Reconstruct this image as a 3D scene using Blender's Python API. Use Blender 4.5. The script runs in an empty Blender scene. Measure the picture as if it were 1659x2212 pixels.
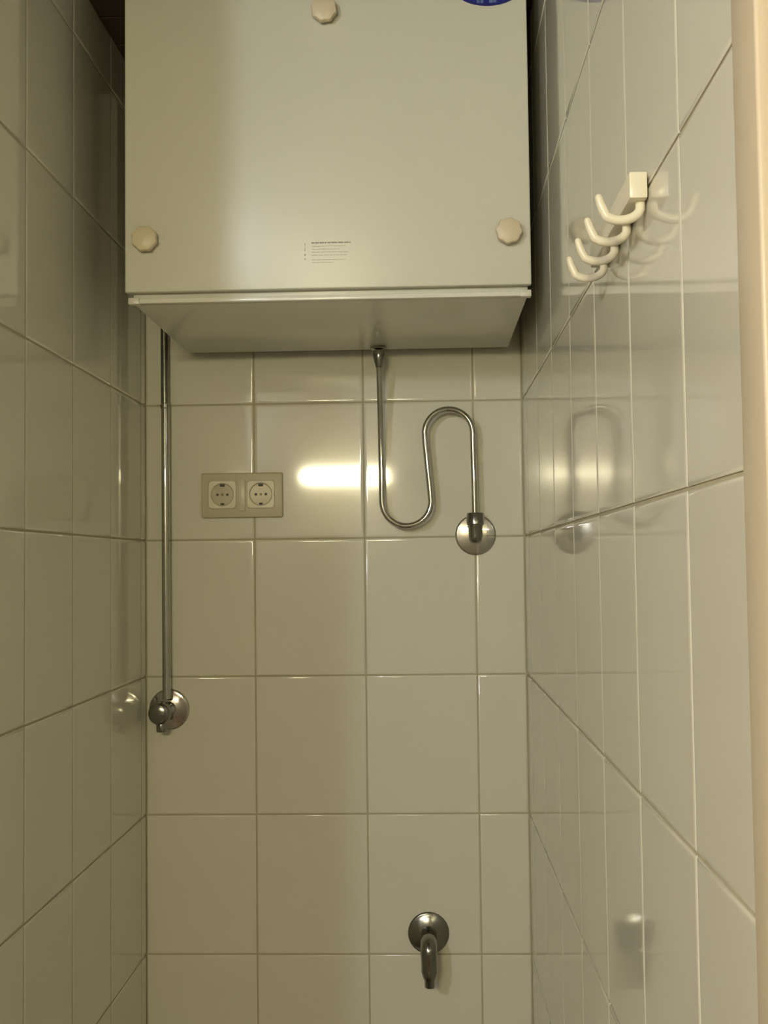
import bpy, bmesh, math, random
from mathutils import Vector, Matrix, Euler

random.seed(7)
scene = bpy.context.scene
COL = scene.collection

# ------------------------------------------------------------------ camera
CAM_H = 1.4612
cam_data = bpy.data.cameras.new('camera')
cam_data.sensor_fit = 'VERTICAL'
cam_data.sensor_height = 36.0
cam_data.lens = 2450.0 / 2212.0 * 36.0
cam_data.clip_start = 0.02
cam = bpy.data.objects.new('camera', cam_data)
COL.objects.link(cam)


def cam_axes(yaw, pitch, roll):
    f = Vector((math.sin(yaw) * math.cos(pitch), math.cos(yaw) * math.cos(pitch), math.sin(pitch)))
    r = Vector((math.cos(yaw), -math.sin(yaw), 0))
    u = r.cross(f)
    cr, sr = math.cos(roll), math.sin(roll)
    return cr * r + sr * u, -sr * r + cr * u, f


_r, _u, _f = cam_axes(-0.0352, 0.0469, -0.0120)
m = Matrix(((_r.x, _u.x, -_f.x, 0), (_r.y, _u.y, -_f.y, -2.0918), (_r.z, _u.z, -_f.z, CAM_H), (0, 0, 0, 1)))
cam.matrix_world = m
scene.camera = cam

# ------------------------------------------------------------------ world, exposure
world = bpy.data.worlds.new('world')
scene.world = world
world.use_nodes = True
world.node_tree.nodes['Background'].inputs[0].default_value = (0.9, 0.85, 0.7, 1)
world.node_tree.nodes['Background'].inputs[1].default_value = 0.02

scene.view_settings.view_transform = 'Standard'
scene.view_settings.look = 'None'
scene.view_settings.gamma = 1.0
scene.view_settings.use_curve_mapping = False
scene.view_settings.exposure = 0.0

LAMP_POWER = 285.0          # emission of the tubular wall lamp behind the camera
LAMP_COL = (1.0, 0.905, 0.58)
LAMP_POS = Vector((-0.360, -3.10, CAM_H + 0.414))
LAMP_LEN, LAMP_R = 0.38, 0.022
GLOBE_POWER = 270.0        # opal globe lamp further to the left on the same wall
GLOBE_COL = (0.93, 0.97, 1.08)
GLOBE_POS = Vector((-1.035, -2.85, 2.12))
GLOBE_R = 0.060

# ------------------------------------------------------------------ materials


def principled(name, col, rough=0.5, metal=0.0, spec=0.5, noise=None, bump=None, coat=0.0):
    """Procedural material; noise = (scale, amount) colour variation, bump = (scale, strength)."""
    mt = bpy.data.materials.new(name)
    mt.use_nodes = True
    nt = mt.node_tree
    b = nt.nodes['Principled BSDF']
    b.inputs['Base Color'].default_value = (*col, 1)
    b.inputs['Roughness'].default_value = rough
    b.inputs['Metallic'].default_value = metal
    b.inputs['Specular IOR Level'].default_value = spec
    if coat:
        b.inputs['Coat Weight'].default_value = coat
        b.inputs['Coat Roughness'].default_value = 0.06
    tc = nt.nodes.new('ShaderNodeTexCoord')
    if noise:
        n = nt.nodes.new('ShaderNodeTexNoise')
        n.inputs['Scale'].default_value = noise[0]
        n.inputs['Detail'].default_value = 4
        nt.links.new(tc.outputs['Object'], n.inputs['Vector'])
        mix = nt.nodes.new('ShaderNodeMix')
        mix.data_type = 'RGBA'
        a = noise[1]
        mix.inputs[6].default_value = (*[max(0, c * (1 - a)) for c in col], 1)
        mix.inputs[7].default_value = (*[min(1, c * (1 + a)) for c in col], 1)
        nt.links.new(n.outputs['Fac'], mix.inputs[0])
        nt.links.new(mix.outputs[2], b.inputs['Base Color'])
    if bump:
        n2 = nt.nodes.new('ShaderNodeTexNoise')
        n2.inputs['Scale'].default_value = bump[0]
        n2.inputs['Detail'].default_value = 2
        nt.links.new(tc.outputs['Object'], n2.inputs['Vector'])
        bp = nt.nodes.new('ShaderNodeBump')
        bp.inputs['Strength'].default_value = bump[1]
        bp.inputs['Distance'].default_value = 0.001
        nt.links.new(n2.outputs['Fac'], bp.inputs['Height'])
        nt.links.new(bp.outputs['Normal'], b.inputs['Normal'])
    return mt


M = {}
M['tile'] = principled('glazed_tile', (0.71, 0.69, 0.585), 0.06, spec=0.5, noise=(3.0, 0.02), bump=(9.0, 0.03))
M['grout'] = principled('tile_grout', (0.46, 0.42, 0.29), 0.9, noise=(60.0, 0.10), bump=(300.0, 0.3))
M['enamel'] = principled('white_enamel', (0.68, 0.67, 0.565), 0.33, spec=0.5, noise=(2.0, 0.01), bump=(25.0, 0.03))
M['casing'] = principled('casing_enamel', (0.80, 0.79, 0.70), 0.22, noise=(2.0, 0.01))
M['knob'] = principled('cream_plastic', (0.70, 0.61, 0.43), 0.40, noise=(12.0, 0.02))
M['hook'] = principled('cream_hook_plastic', (0.83, 0.77, 0.60), 0.22, noise=(12.0, 0.02))
M['chrome'] = principled('chrome', (0.52, 0.51, 0.47), 0.035, metal=1.0, noise=(30.0, 0.04))
M['chrome_dull'] = principled('chrome_dark_reflections', (0.27, 0.27, 0.245), 0.17, metal=1.0, noise=(30.0, 0.06))  # dark surroundings mirrored in the chrome are put into its base colour
M['badge'] = principled('blue_badge', (0.012, 0.019, 0.19), 0.3, noise=(20.0, 0.05))
M['badge_text'] = principled('badge_print', (0.10, 0.16, 0.36), 0.4, noise=(80.0, 0.05))
M['print'] = principled('grey_print', (0.42, 0.41, 0.36), 0.5, noise=(90.0, 0.1))
M['socket'] = principled('socket_plastic', (0.62, 0.58, 0.43), 0.32, noise=(15.0, 0.02))
M['frame'] = principled('socket_frame_plastic', (0.54, 0.49, 0.35), 0.34, noise=(15.0, 0.02))
M['dark'] = principled('dark_hole', (0.03, 0.028, 0.02), 0.5, noise=(15.0, 0.02))
M['contact'] = principled('contact_metal', (0.20, 0.18, 0.12), 0.4, metal=1.0, noise=(40.0, 0.05))
M['trim'] = principled('door_frame_paint', (0.66, 0.555, 0.405), 0.38, noise=(6.0, 0.02), bump=(40.0, 0.05))
M['architrave'] = principled('beige_wood_architrave', (0.38, 0.30, 0.18), 0.6, noise=(14.0, 0.06), bump=(60.0, 0.05))
M['plaster'] = principled('wall_plaster', (0.72, 0.68, 0.56), 0.85, noise=(5.0, 0.03), bump=(120.0, 0.1))
M['wood'] = principled('dark_ceiling_wood', (0.070, 0.040, 0.022), 0.55, noise=(9.0, 0.25))
M['front'] = principled('front_wall_paint', (0.42, 0.39, 0.33), 0.8, noise=(5.0, 0.03), bump=(120.0, 0.1))
M['floor'] = principled('brown_floor_tile', (0.16, 0.11, 0.07), 0.35, noise=(7.0, 0.10))
M['gap_shade'] = principled('gap_shade_grey', (0.09, 0.085, 0.07), 0.6, noise=(20.0, 0.1))  # dark grey chosen to cut bounced light behind the heater
M['metal_grey'] = principled('screw_metal', (0.35, 0.34, 0.30), 0.3, metal=1.0, noise=(40.0, 0.05))

lamp_m = bpy.data.materials.new('lamp_glow')
lamp_m.use_nodes = True
_b = lamp_m.node_tree.nodes['Principled BSDF']
_b.inputs['Base Color'].default_value = (0.9, 0.88, 0.8, 1)
_b.inputs['Emission Color'].default_value = (*LAMP_COL, 1)
_b.inputs['Emission Strength'].default_value = LAMP_POWER
M['lamp'] = lamp_m
globe_m = lamp_m.copy()
globe_m.name = 'globe_glow'
_b = globe_m.node_tree.nodes['Principled BSDF']
_b.inputs['Emission Color'].default_value = (*GLOBE_COL, 1)
_b.inputs['Emission Strength'].default_value = GLOBE_POWER
M['globe'] = globe_m

# ------------------------------------------------------------------ mesh helpers


def new_obj(name, bm, mat, parent=None, loc=(0, 0, 0), smooth=None):
    me = bpy.data.meshes.new(name)
    bmesh.ops.recalc_face_normals(bm, faces=bm.faces)
    bm.to_mesh(me)
    bm.free()
    me.materials.append(mat)
    o = bpy.data.objects.new(name, me)
    COL.objects.link(o)
    o.location = loc
    if parent:
        o.parent = parent
    if smooth is not None:
        smooth_by_angle(me, smooth)
    return o


def smooth_by_angle(me, deg):
    for p in me.polygons:
        p.use_smooth = True
    me.set_sharp_from_angle(angle=math.radians(deg))


def empty(name, loc=(0, 0, 0)):
    o = bpy.data.objects.new(name, None)
    o.empty_display_size = 0.05
    o.location = loc
    COL.objects.link(o)
    return o


def tag(o, label=None, cat=None, group=None, kind=None):
    if label:
        o['label'] = label
    if cat:
        o['category'] = cat
    if group:
        o['group'] = group
    if kind:
        o['kind'] = kind
    return o


def add_box(bm, x0, x1, y0, y1, z0, z1, bev=0.0, seg=2):
    r = bmesh.ops.create_cube(bm, size=1.0)
    vs = r['verts']
    for v in vs:
        v.co = Vector((x0 + (v.co.x + .5) * (x1 - x0), y0 + (v.co.y + .5) * (y1 - y0), z0 + (v.co.z + .5) * (z1 - z0)))
    if bev > 0:
        es = list({e for v in vs for e in v.link_edges})
        bmesh.ops.bevel(bm, geom=es, offset=bev, segments=seg, affect='EDGES', profile=0.5)
    return bm


def box(x0, x1, y0, y1, z0, z1, bev=0.0, seg=2):
    bm = bmesh.new()
    return add_box(bm, x0, x1, y0, y1, z0, z1, bev, seg)


def add_lathe(bm, prof, axis_o, axis_d, n=40, lobes=0, amp=0.0, cap0=True, cap1=True):
    """Revolve prof = [(radius, along)] about the axis; lobes ripple the radius."""
    d = Vector(axis_d).normalized()
    a = d.orthogonal().normalized()
    if abs(d.z) < 0.9:
        a = Vector((0, 0, 1)).cross(d).normalized()
    b = d.cross(a)
    o = Vector(axis_o)
    rings = []
    for (r, h) in prof:
        ring = []
        for i in range(n):
            t = 2 * math.pi * i / n
            rr = r * (1 + amp * math.cos(lobes * t)) if lobes else r
            ring.append(bm.verts.new(o + d * h + a * (rr * math.cos(t)) + b * (rr * math.sin(t))))
        rings.append(ring)
    for k in range(len(rings) - 1):
        for i in range(n):
            j = (i + 1) % n
            bm.faces.new((rings[k][i], rings[k][j], rings[k + 1][j], rings[k + 1][i]))
    if cap0:
        bm.faces.new(rings[0])
    if cap1:
        bm.faces.new(rings[-1])
    return bm


def lathe(*a, **k):
    return add_lathe(bmesh.new(), *a, **k)


def add_tube(bm, pts, r, n=16, round_ends=0):
    pts = [Vector(p) for p in pts]
    rad = [r] * len(pts) if not isinstance(r, (list, tuple)) else list(r)
    if round_ends:
        def cap(p, q, rr):
            d = (p - q).normalized()
            return [(p + d * rr * math.sin(a), rr * math.cos(a)) for a in (math.radians(82), math.radians(60), math.radians(30))]
        s = cap(pts[0], pts[1], rad[0])
        e = cap(pts[-1], pts[-2], rad[-1])
        pts = [x[0] for x in s] + pts + [x[0] for x in reversed(e)]
        rad = [x[1] for x in s] + rad + [x[1] for x in reversed(e)]
    tang = []
    for i in range(len(pts)):
        if i == 0:
            t = pts[1] - pts[0]
        elif i == len(pts) - 1:
            t = pts[-1] - pts[-2]
        else:
            t = (pts[i + 1] - pts[i]).normalized() + (pts[i] - pts[i - 1]).normalized()
        tang.append(t.normalized())
    nrm = tang[0].orthogonal().normalized()
    rings = []
    for i, p in enumerate(pts):
        nrm = (nrm - tang[i] * nrm.dot(tang[i])).normalized()
        bi = tang[i].cross(nrm)
        rings.append([bm.verts.new(p + nrm * (rad[i] * math.cos(2 * math.pi * k / n)) + bi * (rad[i] * math.sin(2 * math.pi * k / n))) for k in range(n)])
    for a, b in zip(rings[:-1], rings[1:]):
        for i in range(n):
            j = (i + 1) % n
            bm.faces.new((a[i], a[j], b[j], b[i]))
    bm.faces.new(rings[0])
    bm.faces.new(rings[-1])
    return bm


def tube(*a, **k):
    return add_tube(bmesh.new(), *a, **k)


def arc(cx, cz, r, a0, a1, y, n=16):
    return [(cx + r * math.cos(math.radians(a0 + (a1 - a0) * i / n)), y, cz + r * math.sin(math.radians(a0 + (a1 - a0) * i / n))) for i in range(n + 1)]


# ------------------------------------------------------------------ room dimensions (metres)
XL, XR = -0.5172, 0.1838            # the tiled side walls
Y_END = -1.440                      # where the tiling of the right wall ends
Y_END_L = -1.160                    # and of the left wall
ROW = 0.252
CEIL = 2.361
GROUT = 0.0030
T = 0.0018                          # tile face proud of the joint

# walls: slab (joint mortar) with the tiles as children
wall_back = tag(new_obj('wall_back', box(XL - 0.10, XR + 0.10, T, 0.12, 0, CEIL), M['grout']),
                'end wall of the niche in cream glazed tiles with brownish joints', 'wall', kind='structure')
wall_left = tag(new_obj('wall_left', box(XL - 0.10, XL - T, Y_END_L, T, 0, CEIL), M['grout']),
                'dim left side wall of the niche in glazed cream tiles', 'wall', kind='structure')
wall_right = tag(new_obj('wall_right', box(XR + T, XR + 0.10, Y_END, T, 0, CEIL), M['grout']),
                 'brighter right side wall of the niche in glazed cream tiles with a hook rail', 'wall', kind='structure')

_tile_cache = {}


def tile_mesh(w, h):
    key = (round(w, 4), round(h, 4))
    if key in _tile_cache:
        return _tile_cache[key]
    bm = bmesh.new()
    # facing -y, back on y = 0, softly rounded arris
    prof = [(0.0, 0.0), (0.0, -0.5), (0.0010, -0.86), (0.0032, -1.0), (0.0050, -1.0)]
    rings = []
    for ins, d in prof:
        hw, hh = w / 2 - ins, h / 2 - ins
        rings.append([bm.verts.new((sx * hw, d * T, sz * hh)) for sx, sz in ((-1, -1), (1, -1), (1, 1), (-1, 1))])
    for a, b in zip(rings[:-1], rings[1:]):
        for i in range(4):
            j = (i + 1) % 4
            bm.faces.new((a[i], a[j], b[j], b[i]))
    bm.faces.new(rings[-1])
    bm.faces.new(list(reversed(rings[0])))
    bmesh.ops.recalc_face_normals(bm, faces=bm.faces)
    me = bpy.data.meshes.new('tile')
    bm.to_mesh(me)
    bm.free()
    me.materials.append(M['tile'])
    smooth_by_angle(me, 42)
    _tile_cache[key] = me
    return me


def put_tile(parent, w, h, loc, rz, j=0.0007):
    o = bpy.data.objects.new('tile', tile_mesh(w, h))
    COL.objects.link(o)
    o.parent = parent
    o.location = loc
    o.rotation_euler = Euler((random.uniform(-j, j), random.uniform(-j, j) * 0.2, rz + random.uniform(-j, j)))
    return o


rows = [(k * ROW, min((k + 1) * ROW, CEIL)) for k in range(10) if k * ROW < CEIL - 0.01]
cols_back = [XL, -0.3140, -0.1102, 0.0936, XR]
for z0, z1 in rows:
    for x0, x1 in zip(cols_back[:-1], cols_back[1:]):
        put_tile(wall_back, x1 - x0 - GROUT, z1 - z0 - GROUT, ((x0 + x1) / 2, T, (z0 + z1) / 2), 0)
WS = 0.2013
ys_r = [0.0] + [-1.2936 + WS * i for i in range(6, -1, -1)] + [Y_END]
ys_l = [0.0] + [-0.6381 + WS * i for i in range(3, -5, -1) if -0.6381 + WS * i > Y_END_L + 0.02] + [Y_END_L]
for z0, z1 in rows:
    for a, b in zip(ys_r[:-1], ys_r[1:]):
        put_tile(wall_right, a - b - GROUT, z1 - z0 - GROUT, (XR + T, (a + b) / 2, (z0 + z1) / 2), -math.pi / 2, 0.0003)
    for a, b in zip(ys_l[:-1], ys_l[1:]):
        put_tile(wall_left, a - b - GROUT, z1 - z0 - GROUT, (XL - T, (a + b) / 2, (z0 + z1) / 2), math.pi / 2, 0.0003)

# door frame at the mouth of the niche: lining flush with the tiles, rounded nose, flat face to the room
for name, s, x, ye, lab in (('trim_1', 1, XR - 0.002, Y_END, 'cream painted door frame upright beside the right tiled wall'),
                        ('trim_2', -1, XL + 0.002, Y_END_L, 'cream painted door frame upright beside the left tiled wall')):
    xa, xb = sorted((x, x + s * 0.011))
    lining = tag(new_obj(name, box(xa, xb, ye - 0.046, ye, 0, CEIL, 0.0022, 3), M['trim'], smooth=40), lab, 'door frame', kind='structure')
    xa, xb = sorted((x + s * 0.011, x + s * 0.085))
    tag(new_obj('architrave', box(xa, xb, ye - 0.044, ye, 0, CEIL, 0.002, 2), M['architrave'], lining, smooth=40), 'plain beige outer face')

# room behind the camera
RX0, RX1, RY = -1.25, 0.95, -3.16
YD = Y_END - 0.036
tag(new_obj('wall_divider_left', box(RX0, XL - 0.084, Y_END_L - 0.036, Y_END_L + 0.044, 0, CEIL), M['plaster']),
    'plastered partition to the left of the niche opening', 'wall', kind='structure')
tag(new_obj('wall_divider_right', box(XR + 0.084, RX1, YD, YD + 0.08, 0, CEIL), M['plaster']),
    'plastered partition to the right of the niche opening', 'wall', kind='structure')
tag(new_obj('wall_front', box(RX0 - 0.1, RX1 + 0.1, RY - 0.1, RY, 0, CEIL), M['front']),
    'plastered wall behind the camera that carries the lamp', 'wall', kind='structure')
tag(new_obj('wall_outer_left', box(RX0 - 0.1, RX0, RY, Y_END_L + 0.044, 0, CEIL), M['plaster']),
    'plastered room wall far to the left of the niche', 'wall', kind='structure')
tag(new_obj('wall_outer_right', box(RX1, RX1 + 0.1, RY, YD + 0.08, 0, CEIL), M['plaster']),
    'plastered room wall far to the right of the niche', 'wall', kind='structure')
tag(new_obj('floor', box(RX0 - 0.1, RX1 + 0.1, RY - 0.1, 0.12, -0.1, 0), M['floor']),
    'dark brown floor', 'floor', kind='structure')
ceiling = tag(new_obj('ceiling', box(RX0 - 0.1, RX1 + 0.1, RY - 0.1, 0.12, CEIL + 0.012, CEIL + 0.1), M['wood']),
              'dark brown boarded ceiling', 'ceiling', kind='structure')
pb = box(XL - 0.09, XR + 0.09, 0.0, 0.094, 0, 0.012, 0.002, 1)
pm = None
for i in range(15):
    if pm is None:
        o = new_obj('plank', pb, M['wood'], ceiling, (0, -0.1, CEIL))
        pm = o.data
    else:
        o = bpy.data.objects.new('plank', pm)
        COL.objects.link(o)
        o.parent = ceiling
        o.location = (0, -0.1 - 0.097 * i, CEIL)

# ------------------------------------------------------------------ lamp behind the camera
lamp = tag(empty('wall_lamp', (LAMP_POS.x, RY, LAMP_POS.z)),
           'long white tubular lamp on the wall behind the camera, mirrored as a tile glare', 'lamp')
new_obj('lamp_base', box(-LAMP_LEN / 2 - 0.02, LAMP_LEN / 2 + 0.02, 0.0, 0.028, -0.03, 0.03, 0.004), M['casing'], lamp)
dy = LAMP_POS.y - RY
new_obj('tube', tube([(-LAMP_LEN / 2, dy, 0), (LAMP_LEN / 2, dy, 0)], LAMP_R, 20), M['lamp'], lamp, smooth=40)
for s in (-1, 1):
    bm = lathe([(LAMP_R + 0.002, 0), (LAMP_R + 0.002, 0.016), (0.012, 0.019)], (s * LAMP_LEN / 2, dy, 0), (s, 0, 0), 20)
    new_obj('end_cap', bm, M['casing'], lamp, smooth=40)

globe = tag(empty('globe_lamp', (GLOBE_POS.x, GLOBE_POS.y, CEIL + 0.012)),
            'round opal globe lamp hanging from the ceiling behind the camera', 'lamp')
gz = GLOBE_POS.z - CEIL - 0.012
new_obj('canopy', lathe([(0.050, 0.0), (0.050, 0.010), (0.030, 0.020), (0.012, 0.022)], (0, 0, 0), (0, 0, -1), 32), M['casing'], globe, smooth=40)
new_obj('rod', tube([(0, 0, -0.018), (0, 0, gz + GLOBE_R * 0.97)], 0.010, 16), M['casing'], globe, smooth=40)
bm = bmesh.new()
bmesh.ops.create_uvsphere(bm, u_segments=32, v_segments=20, radius=GLOBE_R)
new_obj('globe', bm, M['globe'], globe, (0, 0, gz), smooth=60)

# ------------------------------------------------------------------ water heater
BX0, BX1, BZ0, BZ1 = -0.4296, 0.1578, 1.8527, 2.345  # heater coordinates scaled about the camera so its rear stands off the wall
PX0, PX1, PZ0 = -0.4374, 0.1617, 1.8685
PY0, PY1 = -0.4347, -0.4464
boiler = tag(empty('water_heater', ((BX0 + BX1) / 2, 0, BZ0)),
             'big white boxy wall heater with three cream knobs hung high in the tiled niche', 'water heater')
bo = Vector((-boiler.location.x, -boiler.location.y, -boiler.location.z))


def bpart(name, bm, mat, parent=None, smooth=None):
    return new_obj(name, bm, mat, parent or boiler, bo if parent is None else (0, 0, 0), smooth)


bm = bmesh.new()
add_box(bm, BX0, BX1, -0.4288, -0.036, BZ0 + 0.002, BZ1, 0.003, 2)
bpart('casing', bm, M['casing'], smooth=40)
bpart('gap_shade_plate', box(BX0 + 0.002, BX1 - 0.002, -0.0355, -0.030, BZ0 + 0.003, BZ1, 0.001, 1), M['gap_shade'])  # unseen plate added to deepen the shadow between heater and wall
# lip of the casing that shows under the front panel
bm = bmesh.new()
add_box(bm, BX0 - 0.001, BX1 + 0.001, -0.4420, -0.4283, BZ0, BZ0 + 0.0075, 0.0015, 2)
bpart('bottom_lip', bm, M['casing'], smooth=40)
for x0, x1 in ((BX0 - 0.0035, BX0 + 0.013), (BX1 - 0.013, BX1 + 0.0035)):
    bpart('corner_clip', box(x0, x1, -0.4450, -0.4327, BZ0 - 0.0015, BZ0 + 0.0085, 0.0012, 2), M['enamel'], smooth=40)
panel = bpart('front_panel', box(PX0, PX1, PY1, PY0, PZ0, BZ1 + 0.004, 0.0022, 3), M['enamel'], smooth=40)
# round lobed knobs
kp = [(0.0085, 0.0), (0.0085, 0.007), (0.0165, 0.0075), (0.0180, 0.0085), (0.0188, 0.011), (0.0188, 0.015), (0.0178, 0.0175), (0.0155, 0.0188), (0.0, 0.0193)]
kmesh = None
for kx, kz in ((-0.4050, 1.9446), (0.1290, 1.9442), (-0.1373, 2.2814)):
    loc = bo + Vector((kx, PY1, kz))
    if kmesh is None:
        bm = bmesh.new()
        add_lathe(bm, kp[:-1], (0, 0, 0), (0, -1, 0), 72, lobes=8, amp=0.045, cap0=True, cap1=True)
        o = new_obj('knob', bm, M['knob'], boiler, loc, smooth=38)
        kmesh = o.data
    else:
        o = bpy.data.objects.new('knob', kmesh)
        COL.objects.link(o)
        o.parent = boiler
        o.location = loc
    o.rotation_euler = (0, random.uniform(0, 0.7), 0)
# blue oval badge, mostly above the picture
bcx, bcz, ba, bb = 0.1054, 2.3140, 0.050, 0.0285
bm = bmesh.new()
n = 56
fr, bk = [], []
for i in range(n):
    t = 2 * math.pi * i / n
    bk.append(bm.verts.new((bcx + ba * math.cos(t), PY1, min(bcz + bb * math.sin(t), BZ1 + 0.002))))
    fr.append(bm.verts.new((bcx + (ba - .001) * math.cos(t), PY1 - 0.0022, min(bcz + (bb - .001) * math.sin(t), BZ1 + 0.001))))
for i in range(n):
    j = (i + 1) % n
    bm.faces.new((bk[i], bk[j], fr[j], fr[i]))
bm.faces.new(fr)
bm.faces.new(bk)
badge = bpart('badge', bm, M['badge'], smooth=40)
tag(badge, 'blue oval badge with pale lettering at its lower edge')
bm = bmesh.new()
# the cut-off, unreadable pale strokes in the lower part of the badge
for sx, w, z0, z1 in ((-0.0150, 0.0020, 2.2893, 2.298), (-0.0095, 0.0022, 2.2890, 2.298), (0.0040, 0.0028, 2.2890, 2.298), (0.0098, 0.0024, 2.2895, 2.298)):
    add_box(bm, bcx + sx - w, bcx + sx + w, PY1 - 0.0024, PY1 - 0.0021, z0, z1)
o = new_obj('lettering', bm, M['badge_text'], badge)

# small grey text block printed on the panel (too small to read: one bold line, four fine lines, a mark at the left)
bm = bmesh.new()
rnd = random.Random(3)
yp0, yp1 = PY1 - 0.0002, PY1 + 0.0002


def words(x0, x1, z, h):
    x = x0
    while x < x1 - 0.001:
        w = rnd.uniform(0.003, 0.009)
        e = min(x + w, x1)
        add_box(bm, x, e, yp0, yp1, z - h / 2, z + h / 2)
        x = e + rnd.uniform(0.0008, 0.0013)


words(-0.1602, -0.1022, 1.9366, 0.0020)
bpart('printed_heading', bm, principled('bold_print', (0.30, 0.29, 0.25), 0.5, noise=(90.0, 0.1)))
bm = bmesh.new()
for z, x1 in ((1.9314, -0.110), (1.9270, -0.119), (1.9226, -0.106), (1.9182, -0.108), (1.9113, -0.110), (1.9073, -0.128)):
    words(-0.1598, x1, z, 0.0008)
bpart('printed_text', bm, M['print'])
bm = bmesh.new()
for z, h, w in ((1.9344, 0.004, 0.0012), (1.9275, 0.006, 0.0012), (1.9189, 0.0025, 0.0026), (1.9127, 0.0018, 0.002)):
    add_box(bm, -0.1698 - w / 2, -0.1698 + w / 2, yp0, yp1, z - h / 2, z + h / 2)
bpart('printed_mark', bm, M['print'])

# ------------------------------------------------------------------ rosette shared by the three wall fittings


def rosette_bm(slope=0.14, r=0.0375):
    """Shallow dome: gently curved face, rolled rim; slope = dh/dr near the rim of the face."""
    rf = r * 0.88
    rim = 0.0040
    prof = [(r, 0.0002), (r, rim * 0.35), (r * 0.985, rim * 0.62), (r * 0.955, rim * 0.84), (r * 0.92, rim * 0.955)]
    n = 12
    for i in range(n + 1):
        rr = rf * (1 - i / n)
        prof.append((max(rr, 0.0004), rim + slope * (rf * rf - rr * rr) / (2 * rf)))
    return lathe(prof, (0, 0, 0), (0, -1, 0), 64)


# ------------------------------------------------------------------ S-shaped supply pipe
YP = -0.034
sp = tag(empty('water_pipe', (-0.0335, YP, 1.532)), 'thin chrome pipe bent into an S from the heater down to the angle valve', 'pipe')
so = -Vector(sp.location)
path = [(-0.0773, -0.0708, BZ0 - 0.004), (-0.0771, -0.062, 1.812), (-0.0768, -0.047, 1.750), (-0.0766, -0.0395, 1.715), (-0.0765, -0.0358, 1.695), (-0.0764, -0.0342, 1.675), (-0.0760, YP, 1.65), (-0.0758, YP, 1.60)]
path += arc(-0.0312, 1.5765, 0.0445, 180, 360, YP, 24)
path += [(0.0105, YP, 1.610), (0.0070, YP, 1.650), (0.0040, YP, 1.685)]
path += arc(0.0470, 1.7000, 0.0437, 180, 0, YP, 24)
path += [(0.0913, YP, 1.64), (0.0920, YP, 1.590), (0.0923, YP, 1.553)]
new_obj('pipe', tube(path, 0.0055, 18), M['chrome'], sp, so, smooth=60)
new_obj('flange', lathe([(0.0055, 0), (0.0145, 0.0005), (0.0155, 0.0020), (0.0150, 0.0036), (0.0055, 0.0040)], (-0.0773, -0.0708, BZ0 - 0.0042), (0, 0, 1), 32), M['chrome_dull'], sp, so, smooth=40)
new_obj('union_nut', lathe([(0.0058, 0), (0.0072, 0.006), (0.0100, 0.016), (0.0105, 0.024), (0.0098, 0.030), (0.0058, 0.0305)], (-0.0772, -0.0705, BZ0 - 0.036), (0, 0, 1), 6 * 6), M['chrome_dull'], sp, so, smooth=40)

# ------------------------------------------------------------------ angle valve
VX, VZ = 0.0945, 1.5150
av = tag(empty('angle_valve', (VX, 0, VZ)), 'chrome angle valve with a domed rosette at the foot of the S pipe', 'valve')
new_obj('rosette', rosette_bm(), M['chrome'], av, smooth=50)
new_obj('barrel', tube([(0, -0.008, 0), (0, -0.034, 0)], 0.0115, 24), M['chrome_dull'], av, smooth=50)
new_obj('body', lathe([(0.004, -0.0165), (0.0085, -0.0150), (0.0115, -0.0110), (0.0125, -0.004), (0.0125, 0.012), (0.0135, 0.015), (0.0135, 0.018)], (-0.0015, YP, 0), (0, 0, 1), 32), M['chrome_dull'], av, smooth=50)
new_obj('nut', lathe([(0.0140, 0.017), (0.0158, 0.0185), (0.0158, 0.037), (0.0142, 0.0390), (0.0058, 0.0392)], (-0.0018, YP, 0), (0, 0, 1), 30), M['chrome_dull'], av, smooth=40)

# ------------------------------------------------------------------ gas pipe at the left and its valve
GX, GY = -0.4750, -0.0215
gp = tag(empty('straight_pipe', (GX, GY, 1.238)), 'straight vertical chrome pipe in the left corner running up beside the heater', 'pipe')
go = -Vector(gp.location)
new_obj('pipe', tube([(GX + 0.0005, GY, 1.222), (GX, GY, 1.45), (GX - 0.0004, GY, 1.758)], 0.0076, 20), M['chrome'], gp, go, smooth=60)
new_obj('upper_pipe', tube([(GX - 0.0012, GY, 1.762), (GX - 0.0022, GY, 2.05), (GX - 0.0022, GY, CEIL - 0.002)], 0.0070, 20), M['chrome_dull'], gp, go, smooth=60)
new_obj('coupling', lathe([(0.0072, 0), (0.0086, 0.0015), (0.0086, 0.0085), (0.0072, 0.010)], (GX - 0.0008, GY, 1.7545), (0, 0, 1), 28), M['chrome'], gp, go, smooth=40)

gv = tag(empty('gas_valve', (-0.4740, 0, 1.2005)), 'chrome stop valve with round cap under the straight pipe by the left wall', 'valve')
new_obj('rosette', rosette_bm(0.30), M['chrome'], gv, smooth=50)
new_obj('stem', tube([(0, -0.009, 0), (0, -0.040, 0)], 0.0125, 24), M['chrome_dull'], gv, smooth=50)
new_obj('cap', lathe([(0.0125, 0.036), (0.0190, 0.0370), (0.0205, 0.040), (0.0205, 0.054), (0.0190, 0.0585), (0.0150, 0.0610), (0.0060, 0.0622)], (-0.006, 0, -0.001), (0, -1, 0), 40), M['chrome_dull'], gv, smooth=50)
new_obj('lever', lathe([(0.0085, 0.0), (0.0092, 0.004), (0.0092, 0.014), (0.0075, 0.019)], (-0.004, -0.048, -0.0345), (0, 0, 1), 24), M['chrome_dull'], gv, smooth=50)

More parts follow.
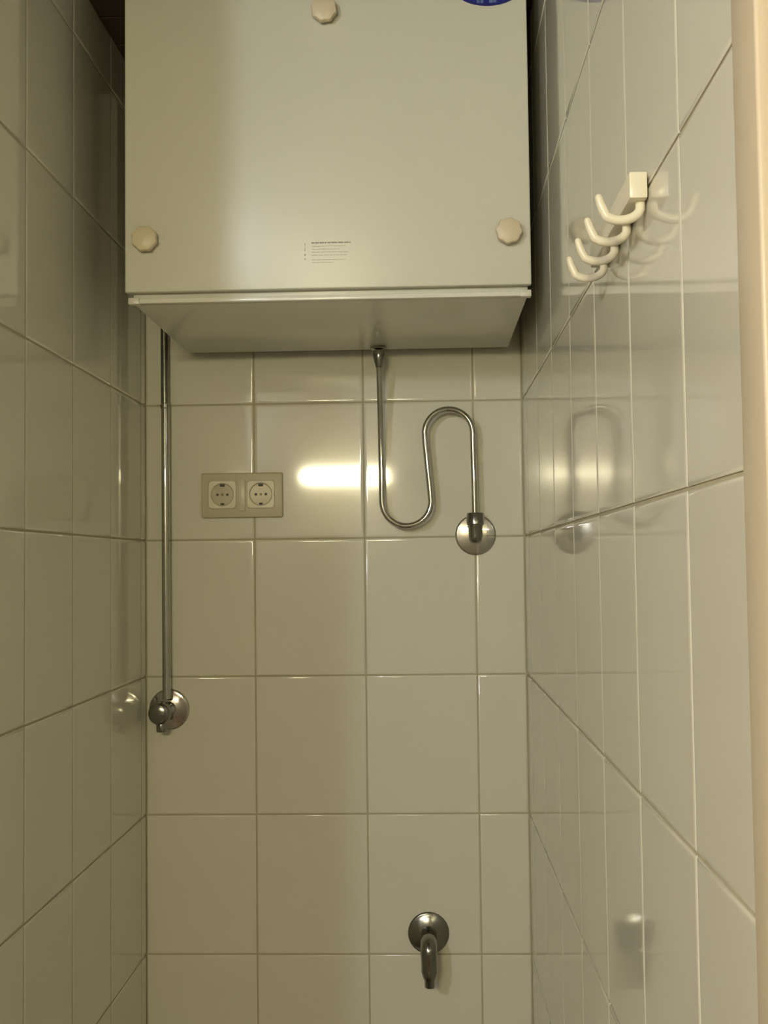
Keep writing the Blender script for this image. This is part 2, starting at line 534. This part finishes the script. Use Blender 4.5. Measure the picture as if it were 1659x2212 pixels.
# ------------------------------------------------------------------ washing machine tap
wt = tag(empty('water_tap', (-0.0018, 0, 0.7945)), 'chrome hose tap pointing down, low on the back wall', 'tap')
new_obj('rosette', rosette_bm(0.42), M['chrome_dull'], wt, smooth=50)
pts = [(0, -0.006, 0.0), (0, -0.050, 0.0)] + [(0, -0.050 - 0.016 * math.sin(math.radians(a)), -0.016 + 0.016 * math.cos(math.radians(a))) for a in range(10, 91, 10)] + [(0.0005, -0.066, -0.026), (0.001, -0.066, -0.042)]
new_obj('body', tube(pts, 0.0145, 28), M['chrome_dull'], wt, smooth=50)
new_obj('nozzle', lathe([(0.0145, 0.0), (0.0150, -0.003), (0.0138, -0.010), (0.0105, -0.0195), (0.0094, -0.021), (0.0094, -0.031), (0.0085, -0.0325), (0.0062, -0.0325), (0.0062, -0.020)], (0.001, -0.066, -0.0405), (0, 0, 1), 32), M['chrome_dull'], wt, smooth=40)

# ------------------------------------------------------------------ double socket
SX, SZ = -0.3358, 1.5938
ws = tag(empty('double_socket', (SX, 0, SZ)), 'beige double wall socket with two round recesses on the back wall', 'socket')


def plate_with_holes(w, h, holes, y0, y1, n=12):
    """Rectangular plate split in cells around square holes (list of x-ranges, common z-range)."""
    bm = bmesh.new()
    xs = [-w / 2] + [v for a, b, _, _ in holes for v in (a, b)] + [w / 2]
    za, zb = holes[0][2], holes[0][3]
    add_box(bm, -w / 2, w / 2, y1, y0, zb, h / 2)
    add_box(bm, -w / 2, w / 2, y1, y0, -h / 2, za)
    for i in range(0, len(xs), 2):
        add_box(bm, xs[i], xs[i + 1], y1, y0, za, zb)
    return bm


hw = 0.0275
offs = (-0.0362, 0.0352)
fb = bmesh.new()
add_box(fb, -0.0755, 0.0755, -0.0095, -0.0002, -0.0415, 0.0415, 0.0028, 3)
# stepped border: the middle field is a little lower
frame = new_obj('frame', fb, M['frame'], ws, smooth=35)
tag(frame, 'darker beige outer frame')
new_obj('bridge', box(-0.0075, 0.0065, -0.0122, -0.0090, -0.0295, 0.0295, 0.0012, 2), M['socket'], ws, smooth=35)
for ox in offs:
    # insert: square plate with a circular well
    bm = bmesh.new()
    n = 40
    rw, depth = 0.0205, 0.0150
    y_f, y_b, y_w = -0.0125, -0.0090, -0.0092

    def sq(t, s):
        c, q = math.cos(t), math.sin(t)
        k = s / max(abs(c), abs(q))
        k = min(k, s * 1.30)
        return c * k, q * k
    outer_b = [bm.verts.new((*(lambda p: (p[0], y_b, p[1]))(sq(2 * math.pi * i / n + .0785, 0.0262)),)) for i in range(n)]
    outer_m = [bm.verts.new((*(lambda p: (p[0], y_f + .0012, p[1]))(sq(2 * math.pi * i / n + .0785, 0.0262)),)) for i in range(n)]
    outer_f = [bm.verts.new((*(lambda p: (p[0], y_f, p[1]))(sq(2 * math.pi * i / n + .0785, 0.0250)),)) for i in range(n)]
    ring = lambda r, y: [bm.verts.new((r * math.cos(2 * math.pi * i / n + .0785), y, r * math.sin(2 * math.pi * i / n + .0785))) for i in range(n)]
    r1 = ring(rw + 0.0012, y_f)
    r2 = ring(rw, y_f + 0.0010)
    r3 = ring(rw - 0.0008, y_w)
    loops = [outer_b, outer_m, outer_f, r1, r2, r3]
    for a, b in zip(loops[:-1], loops[1:]):
        for i in range(n):
            j = (i + 1) % n
            bm.faces.new((a[i], a[j], b[j], b[i]))
    bm.faces.new(r3)
    ins = new_obj('socket_insert', bm, M['socket'], ws, (ox, 0, 0.0012), smooth=35)
    for px in (-0.0092, 0.0092):
        new_obj('pin_hole', lathe([(0.0026, 0.0), (0.0026, 0.0006)], (px, -0.0093, 0), (0, -1, 0), 16), M['dark'], ins)
    new_obj('screw', lathe([(0.0022, 0.0), (0.0022, 0.0012), (0.0012, 0.0016)], (0, -0.0093, 0), (0, -1, 0), 16), M['contact'], ins)
    new_obj('earth_contact', box(-0.0042, 0.0042, -0.0128, -0.0094, 0.0150, 0.0192, 0.0006, 1), M['dark'], ins)
    new_obj('earth_contact', box(-0.0032, 0.0032, -0.0122, -0.0094, -0.0190, -0.0158, 0.0006, 1), M['dark'], ins)

# ------------------------------------------------------------------ hook rail on the right wall
hr = tag(empty('hook_rail', (XR, -1.19, 1.752)), 'cream hook rail with four curved hooks on the right tiled wall', 'hook rail')
ho = -Vector(hr.location)
RZ0, RZ1 = 1.7525, 1.7740
new_obj('rail', box(0.1680, 0.1826, -1.190, -0.975, RZ0, RZ1, 0.0014, 2), M['hook'], hr, ho, smooth=40)
for yy in (-1.165, -0.985):
    new_obj('spacer', lathe([(0.004, 0.0), (0.004, 0.0012)], (0.1826, yy, (RZ0 + RZ1) / 2 + 0.004), (1, 0, 0), 16), M['metal_grey'], hr, ho)
hook_me = None
for yy in (-1.1780, -1.1160, -1.0540, -0.9920):
    if hook_me is None:
        pts = [(0.1784, 0, RZ0 + 0.003), (0.1786, 0, 1.7505)]
        cx, cz, ra, rb = 0.1628, 1.7485, 0.0158, 0.0103
        for a in range(-10, -171, -16):
            pts.append((cx + ra * math.cos(math.radians(a)) + (0.0015 if a < -150 else 0), 0, cz + rb * math.sin(math.radians(a))))
        pts += [(0.1468, 0, 1.7515), (0.1452, 0, 1.7572)]
        rad = [0.0040] * (len(pts) - 2) + [0.0036, 0.0031]
        o = new_obj('hook', tube(pts, rad, 18, round_ends=1), M['hook'], hr, ho + Vector((0, yy, 0)), smooth=60)
        hook_me = o.data
    else:
        o = bpy.data.objects.new('hook', hook_me)
        COL.objects.link(o)
        o.parent = hr
        o.location = ho + Vector((0, yy, 0))
